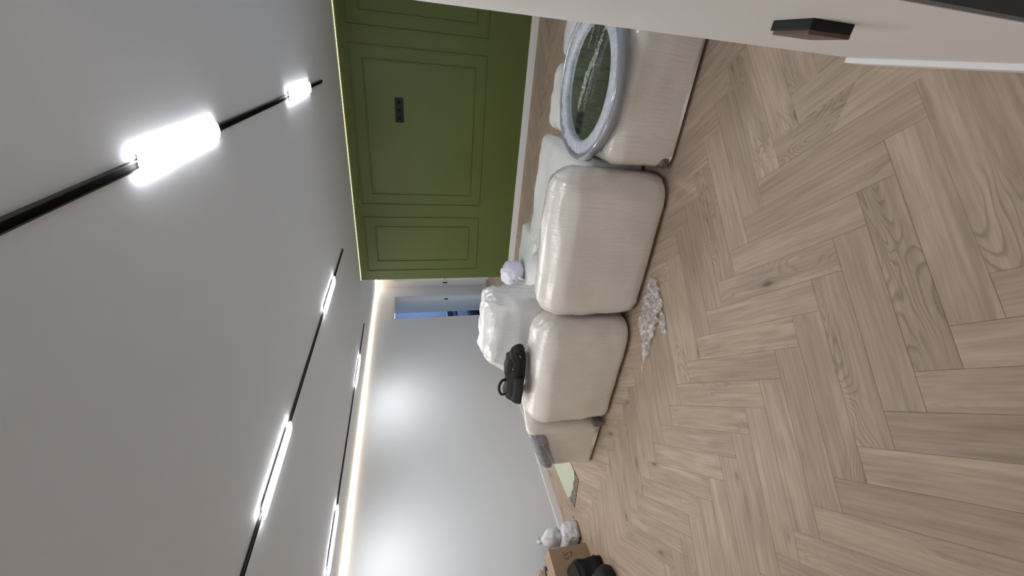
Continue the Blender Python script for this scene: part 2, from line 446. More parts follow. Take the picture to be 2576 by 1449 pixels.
def plank_into(bm, uvl, T, bevel=True):
    """T maps (along, across, z) to where the plank lies; two chamfered long edges"""
    g, c, t = 0.00035, 0.0011, 0.008
    lo = [(g, g), (PL-g, g), (PL-g, PW-g), (g, PW-g)]
    hi = [(g+c, g+c), (PL-g-c, g+c), (PL-g-c, PW-g-c), (g+c, PW-g-c)]
    a = [bm.verts.new(T(x, y, -t)) for x, y in lo]; b = [bm.verts.new(T(x, y, -0.0007)) for x, y in lo]
    d = [bm.verts.new(T(x, y, 0)) for x, y in hi]
    fs = [(bm.faces.new(d), hi)]
    for i in range(4):
        j = (i+1) % 4
        fs.append((bm.faces.new((a[i], a[j], b[j], b[i])), [lo[i], lo[j], lo[j], lo[i]]))
        fs.append((bm.faces.new((b[i], b[j], d[j], d[i])), [lo[i], lo[j], hi[j], hi[i]]))
    for f, uvs in fs:
        for l, (x, y) in zip(f.loops, uvs): l[uvl].uv = (x, y)
bm = bmesh.new(); uvl = bm.loops.layers.uv.new('UVMap')
plank_into(bm, uvl, lambda x, y, z: (x, y, z))
plank_mesh = bpy.data.meshes.new('plank'); bm.to_mesh(plank_mesh); bm.free(); plank_mesh.materials.append(M_wood)
# a mirrored copy, so that the across axis may run the other way
bm = bmesh.new(); uvl = bm.loops.layers.uv.new('UVMap')
plank_into(bm, uvl, lambda x, y, z: (x, -y, z)); bmesh.ops.reverse_faces(bm, faces=bm.faces[:])
plank_mesh_b = bpy.data.meshes.new('plank_b'); bm.to_mesh(plank_mesh_b); bm.free(); plank_mesh_b.materials.append(M_wood)

planks = []
for i in range(-5, 9):
    for k in range(-12, 28):
        O = Vector((1.195 + 0.9504*i, 0.142 + 0.19007*k, 0))
        for kind in 'PQ':
            if kind == 'P': o, a, b = O, U, V
            else: o, a, b = O + V*PW, V, U
            poly = [o, o+a*PL, o+a*PL+b*PW, o+b*PW]
            if not any(clip([p.copy() for p in poly], r) for r in RECTS): continue
            planks.append((kind, o, a, b, poly))
def hidden_by_sofa(p):
    return (2.55 < p.x < 3.6 and -1.2 < p.y < 3.0) or (p.x < 1.3 and p.y < -0.1)
scored = []
for idx, (kind, o, a, b, poly) in enumerate(planks):
    s = shown_area(poly)
    ctr = (poly[0]+poly[2])/2
    if hidden_by_sofa(ctr): s = 0
    scored.append((s, idx))
scored.sort(reverse=True)
single = set(i for s, i in scored[:300] if s > 60)
bmr = bmesh.new(); uvr = bmr.loops.layers.uv.new('UVMap')
for idx, (kind, o, a, b, poly) in enumerate(planks):
    whole = all(inside(p) for p in poly) and inside(o+a*PL*0.5) and inside(o+a*PL*0.5+b*PW)
    if whole:
        if idx in single:
            if kind == 'P':
                ob = bpy.data.objects.new('plank', plank_mesh); ob.rotation_euler = (0, 0, PI/4)
            else:
                ob = bpy.data.objects.new('plank', plank_mesh_b); ob.rotation_euler = (0, 0, 3*PI/4)
            ob.location = o; link(ob, floor)
        else:
            plank_into(bmr, uvr, lambda x, y, z: o + a*x + b*y + Vector((0, 0, z)))
    else:
        tgt = bmesh.new() if idx in single else bmr
        ul = tgt.loops.layers.uv.new('UVMap') if idx in single else uvr
        for r in RECTS:
            q = clip([p.copy() for p in poly], r)
            if len(q) < 3: continue
            f = tgt.faces.new([tgt.verts.new(p) for p in q])
            lo = [tgt.verts.new(p - Vector((0, 0, 0.008))) for p in q]
            n = len(q); vs = list(f.verts)
            for e in range(n): tgt.faces.new((lo[e], lo[(e+1) % n], vs[(e+1) % n], vs[e]))
        for f in tgt.faces:
            if idx in single or f.loops[0][ul].uv.length == 0:
                for l in f.loops:
                    d = l.vert.co - o
                    l[ul].uv = (d.dot(a), d.dot(b))
        if idx in single:
            for f in tgt.faces:
                if abs(f.normal.z) > 0.5 and f.normal.z < 0: f.normal_flip()
            obj('plank', tgt, M_wood, floor)
bmesh.ops.recalc_face_normals(bmr, faces=bmr.faces[:])
pf = obj('plank_field', bmr, M_wood, floor); pf['kind'] = 'stuff'

# ceiling
bm = bmesh.new(); add_box(bm, XB, XG+0.15, YS, YF+0.12, H, H+0.1); add_box(bm, XG+0.15, XE+0.1, YG-0.15, YF+0.12, H, H+0.1)
struct('ceiling', bm, M_ceil, label='plain matte white ceiling')
# long wall with the doorway
DX0, DX1, DZ = 6.94, 7.77, 2.053
bm = bmesh.new()
add_box(bm, XB, DX0, YF, YF+0.12, 0, H); add_box(bm, DX0, DX1, YF, YF+0.12, DZ, H); add_box(bm, DX1, XE+0.1, YF, YF+0.12, 0, H)
wall_left = struct('wall_left', bm, M_wall, label='long smooth white wall')
# door lining
bm = bmesh.new()
add_box(bm, DX0-0.045, DX0, YF-0.012, YF, 0, DZ+0.045); add_box(bm, DX1, DX1+0.045, YF-0.012, YF, 0, DZ+0.045)
add_box(bm, DX0, DX1, YF-0.012, YF, DZ, DZ+0.045)
door_1 = struct('door_1', bm, M_wall2, label='open doorway in the long white wall')
obj('door_lining', box(DX0, DX0+0.012, YF, YF+0.12, 0, DZ), M_trim, door_1)
obj('door_lining', box(DX1-0.012, DX1, YF, YF+0.12, 0, DZ), M_trim, door_1)
obj('door_lining', box(DX0+0.012, DX1-0.012, YF, YF+0.12, DZ-0.012, DZ), M_trim, door_1)
o = obj('strike_plate', box(DX1-0.016, DX1-0.012, YF+0.065, YF+0.095, 0.92, 1.0, 0.001), M_plate, door_1); o['label'] = 'small black strike plate'
# room beyond
bm = bmesh.new(); add_box(bm, 7.8, 7.9, YF+0.12, 5.19, 0, H)
struct('wall_stub', bm, M_wall, label='short white wall just inside the doorway')
bm = bmesh.new(); add_box(bm, 6.2, 11.0, 7.9, 8.0, 0, H); struct('wall_bedroom', bm, M_blue, label='pale blue lit wall beyond the doorway')
bm = bmesh.new(); add_box(bm, 11.0, 11.1, 5.1, 8.0, 0, H); struct('wall_bedroom_end', bm, M_blue)
bm = bmesh.new(); add_box(bm, 7.9, 11.0, 5.09, 5.19, 0, H); struct('wall_bedroom_near', bm, M_blue)
bm = bmesh.new(); add_box(bm, 6.1, 6.2, YF+0.12, 8.0, 0, H); struct('wall_bedroom_side', bm, M_wall)
bm = bmesh.new(); add_box(bm, 6.1, 11.1, YF+0.12, 8.0, -0.02, 0); struct('floor_bedroom', bm, plain('bedroom_floor', (0.28, 0.24, 0.2), 0.5))
bm = bmesh.new(); add_box(bm, 6.1, 11.1, YF+0.12, 8.0, H, H+0.1); struct('ceiling_bedroom', bm, M_ceil)
# hallway end wall
bm = bmesh.new(); add_box(bm, XE, XE+0.1, 4.50, YF, 0, H); add_box(bm, XE, XE+0.1, YG-0.15, 4.50, 2.06, H); add_box(bm, XE, XE+0.1, YG-0.15, 3.66, 0, 2.06)
struct('wall_end', bm, M_wall, label='narrow white end wall of the hallway')
# half open door seen edge-on
bm = box(-0.02, 0.02, -0.78, 0, 0.005, 2.05, 0.002)
d2 = obj('door_2', bm, M_trim); d2['kind'] = 'structure'; d2['label'] = 'white door leaf standing ajar, seen edge-on'
d2.location = (7.905, 4.43, 0); d2.rotation_euler = (0, 0, math.atan2(0.30, 0.74))
obj('door_handle', box(-0.06, -0.02, -0.10, -0.03, 0.98, 1.0, 0.003), M_plate, d2)
# green feature wall with three double mouldings
bm = bmesh.new(); add_box(bm, XG, XG+0.15, YS, YG, 0, H)
wall_back = struct('wall_back', bm, M_green, label='olive green feature wall with picture-frame mouldings')
def moulding(y0, y1, z0, z1):
    bm = bmesh.new()
    prof = [(0, 0), (0.003, 0.010), (0.009, 0.013), (0.016, 0.012), (0.020, 0.006), (0.024, 0)]     # inward, depth
    rings = []
    for dw, dp in prof:
        rings.append([bm.verts.new((XG-dp, y, z)) for y, z in ((y0+dw, z0+dw), (y1-dw, z0+dw), (y1-dw, z1-dw), (y0+dw, z1-dw))])
    for a, b in zip(rings, rings[1:]):
        for i in range(4): bm.faces.new((a[i], a[(i+1) % 4], b[(i+1) % 4], b[i]))
    bmesh.ops.recalc_face_normals(bm, faces=bm.faces[:])
    for f in bm.faces:
        if f.normal.x > 0.5: f.normal_flip()
    return bm
for y0, y1 in ((-1.46, -0.122), (0.052, 2.070), (2.252, 3.156)):
    obj('panel_moulding', moulding(y0, y1, 0.633, 2.345), M_green, wall_back)
    obj('panel_moulding', moulding(y0+0.148, y1-0.148 if y1 < 3 else y1-0.165, 0.78, 2.19), M_green, wall_back)
# short near wall + thin dark grey panel on its end
bm = bmesh.new(); add_box(bm, XN0, XN1, YS, YN, 0, H)
struct('wall_right', bm, M_wall2, label='short white wall beside the photographer')
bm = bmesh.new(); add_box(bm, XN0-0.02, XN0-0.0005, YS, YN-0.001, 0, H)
struct('grey_end_panel', bm, M_grey, label='dark grey panel on the end of the short wall')
bm = bmesh.new(); add_box(bm, XB, XN0-0.03, YS-0.12, YS, 0, H); struct('wall_near', bm, M_wall2)
bm = bmesh.new(); add_box(bm, XB-0.1, XB, YS-0.12, YF+0.12, 0, H); struct('wall_front', bm, M_wall2)
# side wall with a window, out of the picture
bm = bmesh.new()
add_box(bm, XN1, 1.75, YS-0.12, YS, 0, H); add_box(bm, 4.05, XG+0.15, YS-0.12, YS, 0, H)
add_box(bm, 1.75, 4.05, YS-0.12, YS, 0, 0.5); add_box(bm, 1.75, 4.05, YS-0.12, YS, 2.2, H)
struct('wall_side', bm, M_wall2)
# baseboards
def base(name, x0, x1, y0, y1, z=0.097):
    o = obj(name, box(x0, x1, y0, y1, 0, z, 0.002, 1), M_trim); o['kind'] = 'structure'; return o
base('baseboard_back', XG-0.018, XG, YS, YG)
base('baseboard_left', XB, DX0-0.046, YF-0.016, YF, 0.085)
base('baseboard_hall', DX1+0.046, XE, YF-0.014, YF, 0.085)
base('baseboard_end', XE-0.014, XE, 4.50, YF-0.016, 0.085)
base('baseboard_right', XN0+0.02, XN1-0.003, YN, YN+0.018, 0.097)

# ------------------------------------------------------------------ light strips
def strip(name, label, m, x0, x1, y0, y1, z0=H-0.024, z1=H-0.002, w=0.01):
    t = thing(name, label, 'light strip', ((x0+x1)/2, (y0+y1)/2, z0))
    lx, ly, lz = t.location
    obj('diffuser', box(x0-lx, x1-lx, y0-ly, y1-ly, z0-lz, z1-lz), m, t)
    return t, (lx, ly, lz)
t, l = strip('light_strip', 'glowing warm white light strip along the top of the long white wall', M_warm, XB, XE, YF-0.012, YF-0.001)
obj('strip_profile', box(XB-l[0], XE-l[0], YF-0.016-l[1], YF-0.012-l[1], H-0.006-l[2], H-l[2]), M_ceil, t)
t, l = strip('light_strip', 'thin yellow light strip along the top of the green wall', M_yellow, XG-0.012, XG-0.001, YS, YG, H-0.012, H-0.002)
obj('strip_profile', box(XG-0.015-l[0], XG-0.012-l[0], YS-l[1], YG-l[1], H-0.005-l[2], H-l[2]), M_ceil, t)
t, l = strip('light_strip', 'short warm light strip across the end of the hallway ceiling', M_warm, XE-0.012, XE-0.001, YG, YF-0.02)
obj('strip_profile', box(XE-0.016-l[0], XE-0.012-l[0], YG-l[1], YF-0.02-l[1], H-0.006-l[2], H-l[2]), M_ceil, t)

# ------------------------------------------------------------------ ceiling tracks and lamps
def track(y, x1, label):
    t = thing('ceiling_track', label, 'track', (1.5, y, H), 0, 'black lighting tracks on the ceiling')
    w = 0.0135; x0 = -1.2
    obj('rail', box(x0-1.5, x1-1.5, -w, -w+0.004, -0.012, 0), M_black, t)
    obj('rail', box(x0-1.5, x1-1.5, w-0.004, w, -0.012, 0), M_black, t)
    obj('channel', box(x0-1.5, x1-1.5-0.004, -w+0.004, w-0.004, -0.005, 0), M_blackgroove, t)
    obj('end_cap', box(x1-1.5-0.004, x1-1.5, -w+0.004, w-0.004, -0.012, 0), M_black, t)
track(0.396, 4.715, 'black ceiling track nearest the camera, thickest in the view')
track(2.190, 4.71, 'middle black ceiling track, running between the other two')
track(4.035, 5.80, 'thin black ceiling track beside the long white wall')
def capsule(L, r, seg=14):
    bm = bmesh.new(); n = 5
    pts = []; rad = []
    for i in range(n+1): pts.append((-L/2 + r*(1-math.cos(PI/2*i/n)), 0, 0)); rad.append(max(0.002, r*math.sin(PI/2*i/n)))
    for i in range(n+1): pts.append((L/2 - r*(1-math.cos(PI/2*(n-i)/n)), 0, 0)); rad.append(max(0.002, r*math.sin(PI/2*(n-i)/n)))
    m = len(pts)
    tube(bm, pts, lambda t: rad[int(round(t*(m-1)))], seg, flat=1.0)
    return bm
def lamp(x0, x1, y, r, label):  # r is wider than the real bar; the lamp's bloom is shaped in
    cx = (x0+x1)/2
    t = thing('track_lamp', label, 'lamp', (cx, y, H-0.013), 0, 'lit linear lamps clipped in the ceiling tracks')
    obj('lamp_body', box(-(x1-x0)/2+r*.6, (x1-x0)/2-r*.6, -r+.003, r-.003, -0.0062, 0.001, 0.002), M_trim, t)
    bm = capsule(x1-x0, r)
    for v in bm.verts: v.co.z = (v.co.z*0.10 if v.co.z < 0 else 0.0) - 0.0065
    obj('diffuser', bm, M_lamp, t, True)
lamp(1.455, 2.09, 0.396, 0.035, 'largest lit lamp, on the nearest ceiling track')
lamp(3.345, 4.10, 0.396, 0.040, 'short lit lamp near the far end of the nearest ceiling track')
lamp(1.44, 2.07, 2.190, 0.045, 'longer of the two lit lamps on the middle ceiling track')
lamp(3.37, 4.00, 2.190, 0.048, 'lit lamp near the far end of the middle ceiling track')
lamp(2.04, 2.67, 4.035, 0.062, 'lit lamp beside the long wall, cut by the picture edge')
lamp(4.35, 4.99, 4.035, 0.058, 'far lit lamp beside the long wall, near the light strip')

# ------------------------------------------------------------------ fittings on the walls
t = thing('wall_socket', 'narrow black socket plate inside the middle green panel', 'socket', (XG, 0.772, 1.765))
obj('plate', box(-0.009, 0, -0.150, 0.150, -0.053, 0.053, 0.002), M_plate, t)
for k in range(3):
    bm = bmesh.new(); tube(bm, [(-0.0098, -0.098+0.098*k, 0), (-0.0088, -0.098+0.098*k, 0)], 0.019, 16)
    obj('socket_face', bm, M_blackgroove, t)
t = thing('light_switch', 'square black switch box on the short wall beside the camera', 'switch', (0.765, YN, 0.909))
obj('switch_housing', box(-0.047, 0.047, 0, 0.017, -0.047, 0.047, 0.002), M_plate, t)
obj('rocker', box(-0.047, 0.038, 0.017, 0.024, -0.047, 0.047, 0.001), M_copper, t)
t = thing('light_switch', 'tiny black switch on the end wall of the hallway', 'switch', (XE, 4.665, 0.95))
obj('switch_plate', box(-0.008, 0, -0.012, 0.012, -0.055, 0.055, 0.001), M_plate, t)
obj('switch_rocker', box(-0.012, -0.008, -0.008, 0.008, -0.04, 0.04, 0.001), M_blackgroove, t)

# ------------------------------------------------------------------ wrapped sofa
def foot(parent, x, y, h=0.035):
    bm = bmesh.new(); tube(bm, [(x, y, 0), (x, y, h)], lambda t: 0.022+0.008*t, 12); obj('foot', bm, M_foot, parent)
ZB = -0.07
# module with its tall back to the camera
t = thing('sofa_module', 'tallest wrapped sofa module, broad foam back right of centre', 'sofa')
obj('wrapped_back', soft_hexa([(2.29,.60,ZB),(2.62,.62,ZB),(2.62,1.68,ZB),(2.28,1.675,ZB),(2.32,.57,.785),(2.66,.58,.785),(2.66,1.68,.765),(2.29,1.67,.755)], .175, 26, .02, .010, 5, 1), M_wrap, t, True)
obj('wrapped_seat', soft_hexa([(2.67,.595,ZB),(3.80,.595,ZB),(3.80,1.655,ZB),(2.67,1.655,ZB),(2.67,.59,.47),(3.79,.59,.47),(3.79,1.655,.47),(2.67,1.655,.47)], .08, 24, .02, .016, 6, 2), M_wrap_c, t, True)
foot(t, 2.40, .74); foot(t, 2.40, 1.52); foot(t, 3.6, .74); foot(t, 3.6, 1.52)
# left neighbour
t = thing('sofa_module', 'wrapped sofa module under the black bag, left of the tallest', 'sofa')
obj('wrapped_back', soft_hexa([(2.26,1.715,ZB),(2.64,1.733,ZB),(2.64,2.785,ZB),(2.26,2.785,ZB),(2.27,1.733,.755),(2.66,1.733,.76),(2.66,2.785,.775),(2.27,2.79,.70)], .16, 26, .02, .010, 5, 3), M_wrap, t, True)
obj('wrapped_seat', soft_hexa([(2.67,1.75,ZB),(3.74,1.75,ZB),(3.74,2.80,ZB),(2.67,2.80,ZB),(2.67,1.75,.455),(3.72,1.75,.455),(3.72,2.80,.455),(2.67,2.80,.455)], .08, 20, .02, .014, 6, 4), M_wrap_c, t, True)
foot(t, 2.40, 1.80); foot(t, 2.40, 2.62); foot(t, 3.6, 1.80); foot(t, 3.6, 2.62)
o = obj('exposed_corner', soft_hexa(hexa_box(2.272, 2.34, 2.775, 2.83, .03, .12), .012, 6, 0, .006, 9, 5), M_fabric2, t, True); o['label'] = 'dark grey upholstery showing through torn wrap'
# arm block at the left end
t = thing('sofa_end_module', 'low wrapped sofa arm at the left end with grey fabric showing', 'sofa')
obj('wrapped_body', soft_hexa([(2.31,2.845,ZB),(3.40,2.845,ZB),(3.40,3.46,ZB),(2.33,3.44,ZB),(2.33,2.845,.735),(3.30,2.845,.60),(3.30,3.42,.43),(2.36,3.43,.47)], .07, 24, .03, .008, 6, 6), M_wrap, t, True)
o = obj('grey_arm_top', soft_hexa([(2.295,2.90,.52),(2.62,2.90,.56),(2.62,3.39,.38),(2.315,3.41,.36),(2.295,2.90,.70),(2.55,2.90,.715),(2.55,3.43,.52),(2.315,3.44,.49)], .07, 18, .02, .004, 9, 7), M_fabric, t, True); o['label'] = 'purplish grey fabric under clear film'
foot(t, 2.42, 2.9); foot(t, 2.48, 3.32); foot(t, 3.3, 2.9); foot(t, 3.3, 3.32)
# low module at the right with the mirror on it
t = thing('sofa_module', 'low wrapped sofa module under the round mirror', 'sofa')
obj('wrapped_seat', soft_hexa([(2.37,-1.15,ZB),(3.14,-1.15,ZB),(3.14,.552,ZB),(2.36,.55,ZB),(2.40,-1.15,.455),(3.14,-1.15,.455),(3.14,.552,.465),(2.38,.55,.455)], .09, 26, .02, .009, 5, 8), M_wrap, t, True)
obj('wrap_overlap', soft_hexa([(2.362,-1.16,ZB-.002),(2.9,-1.16,ZB-.002),(2.9,.045,ZB-.002),(2.362,.045,ZB-.002),(2.391,-1.16,.462),(2.9,-1.16,.462),(2.9,.045,.462),(2.391,.045,.462)], .098, 22, .02, .006, 5, 8.5), M_wrap, t, True)
foot(t, 2.5, .42); foot(t, 2.5, -1.0); foot(t, 3.0, .42); foot(t, 3.0, -1.0)
o = obj('exposed_corner', soft_hexa(hexa_box(2.366, 2.43, .46, .552, .028, .105), .03, 8, 0, .006, 9, 5), M_fabric2, t, True); o['label'] = 'grey upholstery showing at the lower corner'
# cushions behind the mirror
o = obj('wrapped_cushion', soft_hexa([(3.20,.02,0.0),(3.74,.02,0.0),(3.74,.535,0.0),(3.20,.535,0.0),(3.20,.02,.44),(3.76,.02,.44),(3.76,.54,.44),(3.20,.54,.44)], .09, 16, .02, .012, 6, 9), M_wrap_c, None, True)
tag(o, 'white wrapped cushion block behind the mirror, nearer the tallest module', 'cushion', 'wrapped blocks behind the mirror')
o = obj('wrapped_cushion', soft_hexa([(3.20,-.75,0.0),(3.60,-.75,0.0),(3.60,-.015,0.0),(3.20,-.015,0.0),(3.20,-.75,.46),(3.62,-.75,.46),(3.66,-.015,.44),(3.20,-.015,.44)], .09, 16, .02, .012, 6, 10), M_wrap_c, None, True)
tag(o, 'white wrapped cushion block behind the mirror, cut off by the short wall', 'cushion', 'wrapped blocks behind the mirror')
# low pale piece behind the tall module
o = obj('wrapped_ottoman', soft_hexa([(3.80,1.64,0.0),(4.36,1.60,0.0),(4.36,2.60,0.0),(3.80,2.60,0.0),(3.80,1.66,.38),(4.36,1.68,.40),(4.36,2.60,.40),(3.80,2.60,.40)], .06, 20, .01, .008, 5, 11), M_wrap_s, None, True)
tag(o, 'greenish white film-wrapped low block behind the tallest module', 'ottoman')
# big bundle on the left seat
t = thing('cushion_bundle', 'large crumpled clear plastic bundle of cushions behind the black bag', 'bundle', (3.0, 2.25, .49))
bmx = soft_hexa([(-.20,-.42,0),(.24,-.42,0),(.24,.56,0),(-.20,.60,0),(-.19,-.46,.56),(.12,-.46,.58),(.10,.20,.60),(-.17,.22,.55)], .12, 30, .03, .022, 6, 12)
obj('bundle_body', bmx, M_wrap_c, t, True)

# ------------------------------------------------------------------ mirror
MC = (2.79, .12, .47)
t = thing('round_mirror', 'round mirror lying flat on the wrapped sofa, its grey frame in film', 'mirror', MC)
def ring(ri, ro, z0, z1, n=96, wob=0.0, seed=0, fr=4):
    bm = bmesh.new(); prof = [(ri, z0+0.005), (ri, z1-.006), (ri+.012, z1), (ro-.02, z1), (ro-.006, z1-.008), (ro, z1-.025), (ro, z0+.015), (ro-.012, z0), (ri+.01, z0)]
    R_ = []
    for i in range(n):
        a = 2*PI*i/n; row = []
        for (r, z) in prof:
            d = wob * fbm(Vector((math.cos(a)*fr+seed, math.sin(a)*fr, z*20+r*fr*3)), 3)
            row.append(bm.verts.new(((r+d)*math.cos(a), (r+d)*math.sin(a), z+d*0.5)))
        R_.append(row)
    m = len(prof)
    for i in range(n):
        A, B = R_[i], R_[(i+1) % n]
        for k in range(m): bm.faces.new((A[k], B[k], B[(k+1) % m], A[(k+1) % m]))
    bmesh.ops.recalc_face_normals(bm, faces=bm.faces[:]); return bm
obj('mirror_frame', ring(.440, .478, 0, .062, wob=.004), M_frame, t, True)
o = obj('film_rim', ring(.352, .442, .014, .058, wob=.014, seed=4, n=160, fr=16), M_frame_in, t, True); o['label'] = 'crumpled pale film around the glass'
bm = bmesh.new(); tube(bm, [(0, 0, .012), (0, 0, .030)], .40, 64); obj('mirror_glass', bm, M_mirror, t)
bm = bmesh.new(); n = 26
g = {}
for i in range(n+1):
    for j in range(n+1):
        x, y = -.39+.78*i/n, -.39+.78*j/n
        if x*x+y*y < .385**2: g[i, j] = bm.verts.new((x, y, .040 + .004*fbm(Vector((x*5+y*3, y*12, 2)), 2)))
for i in range(n):
    for j in range(n):
        k = [(i, j), (i+1, j), (i+1, j+1), (i, j+1)]
        if all(q in g for q in k): bm.faces.new([g[q] for q in k])
o = obj('stretch_film', bm, M_film_mirror, t, True); o['label'] = 'clear creased film over the glass'

# ------------------------------------------------------------------ plastic bags
def blob(c, r, amp, freq, seed, n=28, pinch=None):
    bm = bmesh.new(); bmesh.ops.create_uvsphere(bm, u_segments=n, v_segments=n*2//3, radius=1)
    for v in bm.verts:
        d = v.co.normalized()
        k = 1 + amp*fbm(d*freq + Vector((seed, seed*2, 0)), 3) + amp*0.7*max(0, .6-abs(noise.noise(d*freq*1.7+Vector((seed, 5, 5))))*2.5)
        q = Vector((d.x*r[0], d.y*r[1], d.z*r[2]))*k
        if q.z < -r[2]*.8: q.z = -r[2]*.8
        v.co = q
    for v in bm.verts: v.co += Vector(c)
    return bm
t = thing('plastic_bag', 'small lilac white plastic bag tied on the low wrapped block', 'bag', (4.08, 2.22, .40))
obj('bag_body', blob((0, 0, .115), (.13, .155, .14), .16, 2.4, 3), M_bagl, t, True)
bm = bmesh.new(); tube(bm, arc((.06, .12, .17), .045, -0.6, PI+.9, 14, (.5, .8, 0), (0, 0, 1)), .007, 6, flat=.4); obj('bag_handle', bm, M_bagl, t, True)
bm = bmesh.new(); tube(bm, [(-.10, -.02, .10), (-.15, -.01, .06), (-.17, 0, .02)], lambda s: .018-.008*s, 8, flat=.5); obj('bag_handle', bm, M_bagw, t, True)
bm = bmesh.new(); tube(bm, [(-.11, .03, .12), (-.14, .05, .15), (-.15, .08, .18)], lambda s: .014-.006*s, 8, flat=.5); obj('bag_handle', bm, M_bagw, t, True)
o = obj('red_cloth', blob((3.86, 2.33, .445), (.05, .07, .05), .2, 3, 8, 16), M_darkred, None, True)
tag(o, 'scrap of dark red cloth under the lilac bag', 'cloth')
t = thing('plastic_bag', 'crumpled white plastic carrier bag standing by the cardboard box', 'bag', (2.235, 4.52, 0))
obj('bag_body', soft_hexa([(-.13,-.20,0.002),(.07,-.20,0.002),(.09,.17,0.002),(-.13,.17,0.002),(-.10,-.17,.18),(.06,-.17,.18),(.07,.15,.18),(-.10,.15,.18)], .05, 16, .03, .022, 9, 14, stretch=(1, 2.2, .6)), M_bagw, t, True)
obj('bag_top', blob((.03, .03, .25), (.085, .12, .11), .22, 2.2, 6), M_bagw, t, True)
def ribbon(pts, w, th=.004):
    bm = bmesh.new(); tube(bm, pts, w, 8, flat=th/w); return bm
for s in (-1, 1):
    bm = bmesh.new(); tube(bm, arc((.02+.03*s, .08, .33), .05, -.5, PI+.5, 12, (.8, .3*s, 0), (0, 0, 1), .085), .016, 8, flat=.25)
    obj('bag_handle', bm, M_bagw, t, True)

# black bag on the sofa back
t = thing('black_bag', 'black nylon bag with handle and straps on the wrapped sofa', 'bag', (2.475, 2.315, .785)); t.rotation_euler = (0, 0.10, 0.05); t.scale = (1.0, 1.06, 1.0)
obj('bag_body', soft_hexa([(-.12,-.27,0),(.10,-.27,0),(.10,.25,0),(-.10,.25,0),(-.09,-.25,.125),(.10,-.23,.125),(.09,.22,.155),(-.07,.20,.15)], .07, 18, .05, .016, 8, 20), M_cloth, t, True)
obj('side_pocket', soft_hexa([(-.145,-.06,.012),(-.09,-.06,.012),(-.09,.20,.012),(-.135,.20,.012),(-.125,-.05,.085),(-.07,-.05,.085),(-.07,.19,.085),(-.115,.19,.085)], .02, 10, .04, .006, 9, 21), M_cloth2, t, True)
obj('top_flap', soft_hexa([(-.085,-.20,.09),(.07,-.20,.09),(.07,-.02,.10),(-.085,-.02,.10),(-.06,-.18,.145),(.05,-.18,.145),(.05,-.04,.162),(-.06,-.04,.162)], .02, 10, .04, .008, 12, 22), M_cloth2, t, True)
bm = bmesh.new(); tube(bm, curve([(-.055, .005, .145), (-.075, .0, .18), (-.075, .05, .20), (-.07, .10, .197), (-.075, .135, .175), (-.07, .14, .14)]), .012, 10, flat=.6); obj('handle', bm, M_strap, t, True)
bm = bmesh.new(); tube(bm, curve([(-.085, -.22, .10), (-.115, -.17, .115), (-.112, -.12, .10), (-.10, -.10, .09)]), .004, 6); obj('strap_cord', bm, M_strap, t, True)
bm = bmesh.new(); tube(bm, [(-.07, .14, .158), (-.075, .15, .14)], .008, 8); obj('buckle', bm, M_metal, t, True)
for p in ((-.115, -.15, .115), (-.09, -.245, .06), (-.100, .19, .075)):
    bm = bmesh.new(); tube(bm, [p, (p[0]-.006, p[1]+.014, p[2]-.012)], .0035, 6); obj('zip_pull', bm, M_metal, t, True)

# loose film on the floor
def crumple(path, w, seed, n=46, m=9, hh=.03):
    bm = bmesh.new(); rows = []
    P = [Vector(p) for p in path]
    for i in range(n):
        s = i/(n-1)*(len(P)-1); k = min(int(s), len(P)-2); f = s-k
        c = P[k]*(1-f)+P[k+1]*f; d = (P[k+1]-P[k]).normalized(); nn = Vector((-d.y, d.x, 0))
        ww = w(i/(n-1)) if callable(w) else w
        row = []
        for j in range(m):
            o_ = (j/(m-1)-.5)*ww
            q = c + nn*o_
            h = abs(fbm(Vector((q.x*16+seed, q.y*16, j*.35)), 3))*hh + .004
            q += nn * .02*fbm(Vector((i*.35, j*.1, seed)), 2)
            row.append(bm.verts.new((q.x, q.y, c.z + h)))
        rows.append(row)
    for a, b in zip(rows, rows[1:]):
        for j in range(m-1): bm.faces.new((a[j], a[j+1], b[j+1], b[j]))
    return bm
M_crease = film('creased_film', 0.55, (0.86, 0.88, 0.86), 60, (1, 1, 1), 1.0)
mir = bpy.data.objects['round_mirror']
for path, wd in (([(-.164,-.312,.044),(-.094,-.183,.044),(.002,-.047,.044),(.054,.112,.044),(.053,.175,.044)], lambda s: .05*math.sin(PI*(.08+.84*s))+.006),
                 ([(.016,-.326,.044),(.054,-.207,.044)], .014), ([(-.12,-.20,.044),(-.06,-.03,.044),(-.03,.10,.044)], .007)):
    o = obj('film_crease', crumple(path, wd, 5, 60, 7, .006), M_crease, mir, True)
a_ = bpy.data.objects['sofa_end_module']
o = obj('film_fold', crumple([(2.32,3.42,.42),(2.285,3.28,.42),(2.28,3.12,.50),(2.29,2.95,.58)], .055, 11, 40, 8, .012), M_crease, a_, True); o['label'] = 'loose fold of clear film'
t = thing('plastic_film', 'crumpled scrap of clear film lying on the planks below the sofa', 'film', (0, 0, 0))
obj('film_sheet', crumple([(2.215,1.27,0),(2.14,1.42,0),(2.12,1.62,0),(2.03,1.83,0)], lambda s: .06+.16*math.sin(PI*min(1, s*1.1))**.8, 3, hh=.05), M_film_floor, t, True)
obj('film_strip', crumple([(2.17,1.33,0.002),(2.07,1.38,0.002),(1.99,1.47,0.002),(1.94,1.545,0.002)], .06, 9, 30, 5), M_film_floor, t, True)
obj('film_tail', crumple([(2.08,1.78,0.002),(2.05,1.88,0.002),(1.99,2.02,0.002)], lambda s: .03*(1.1-s), 6, 16, 4, .015), M_film_floor, t, True)

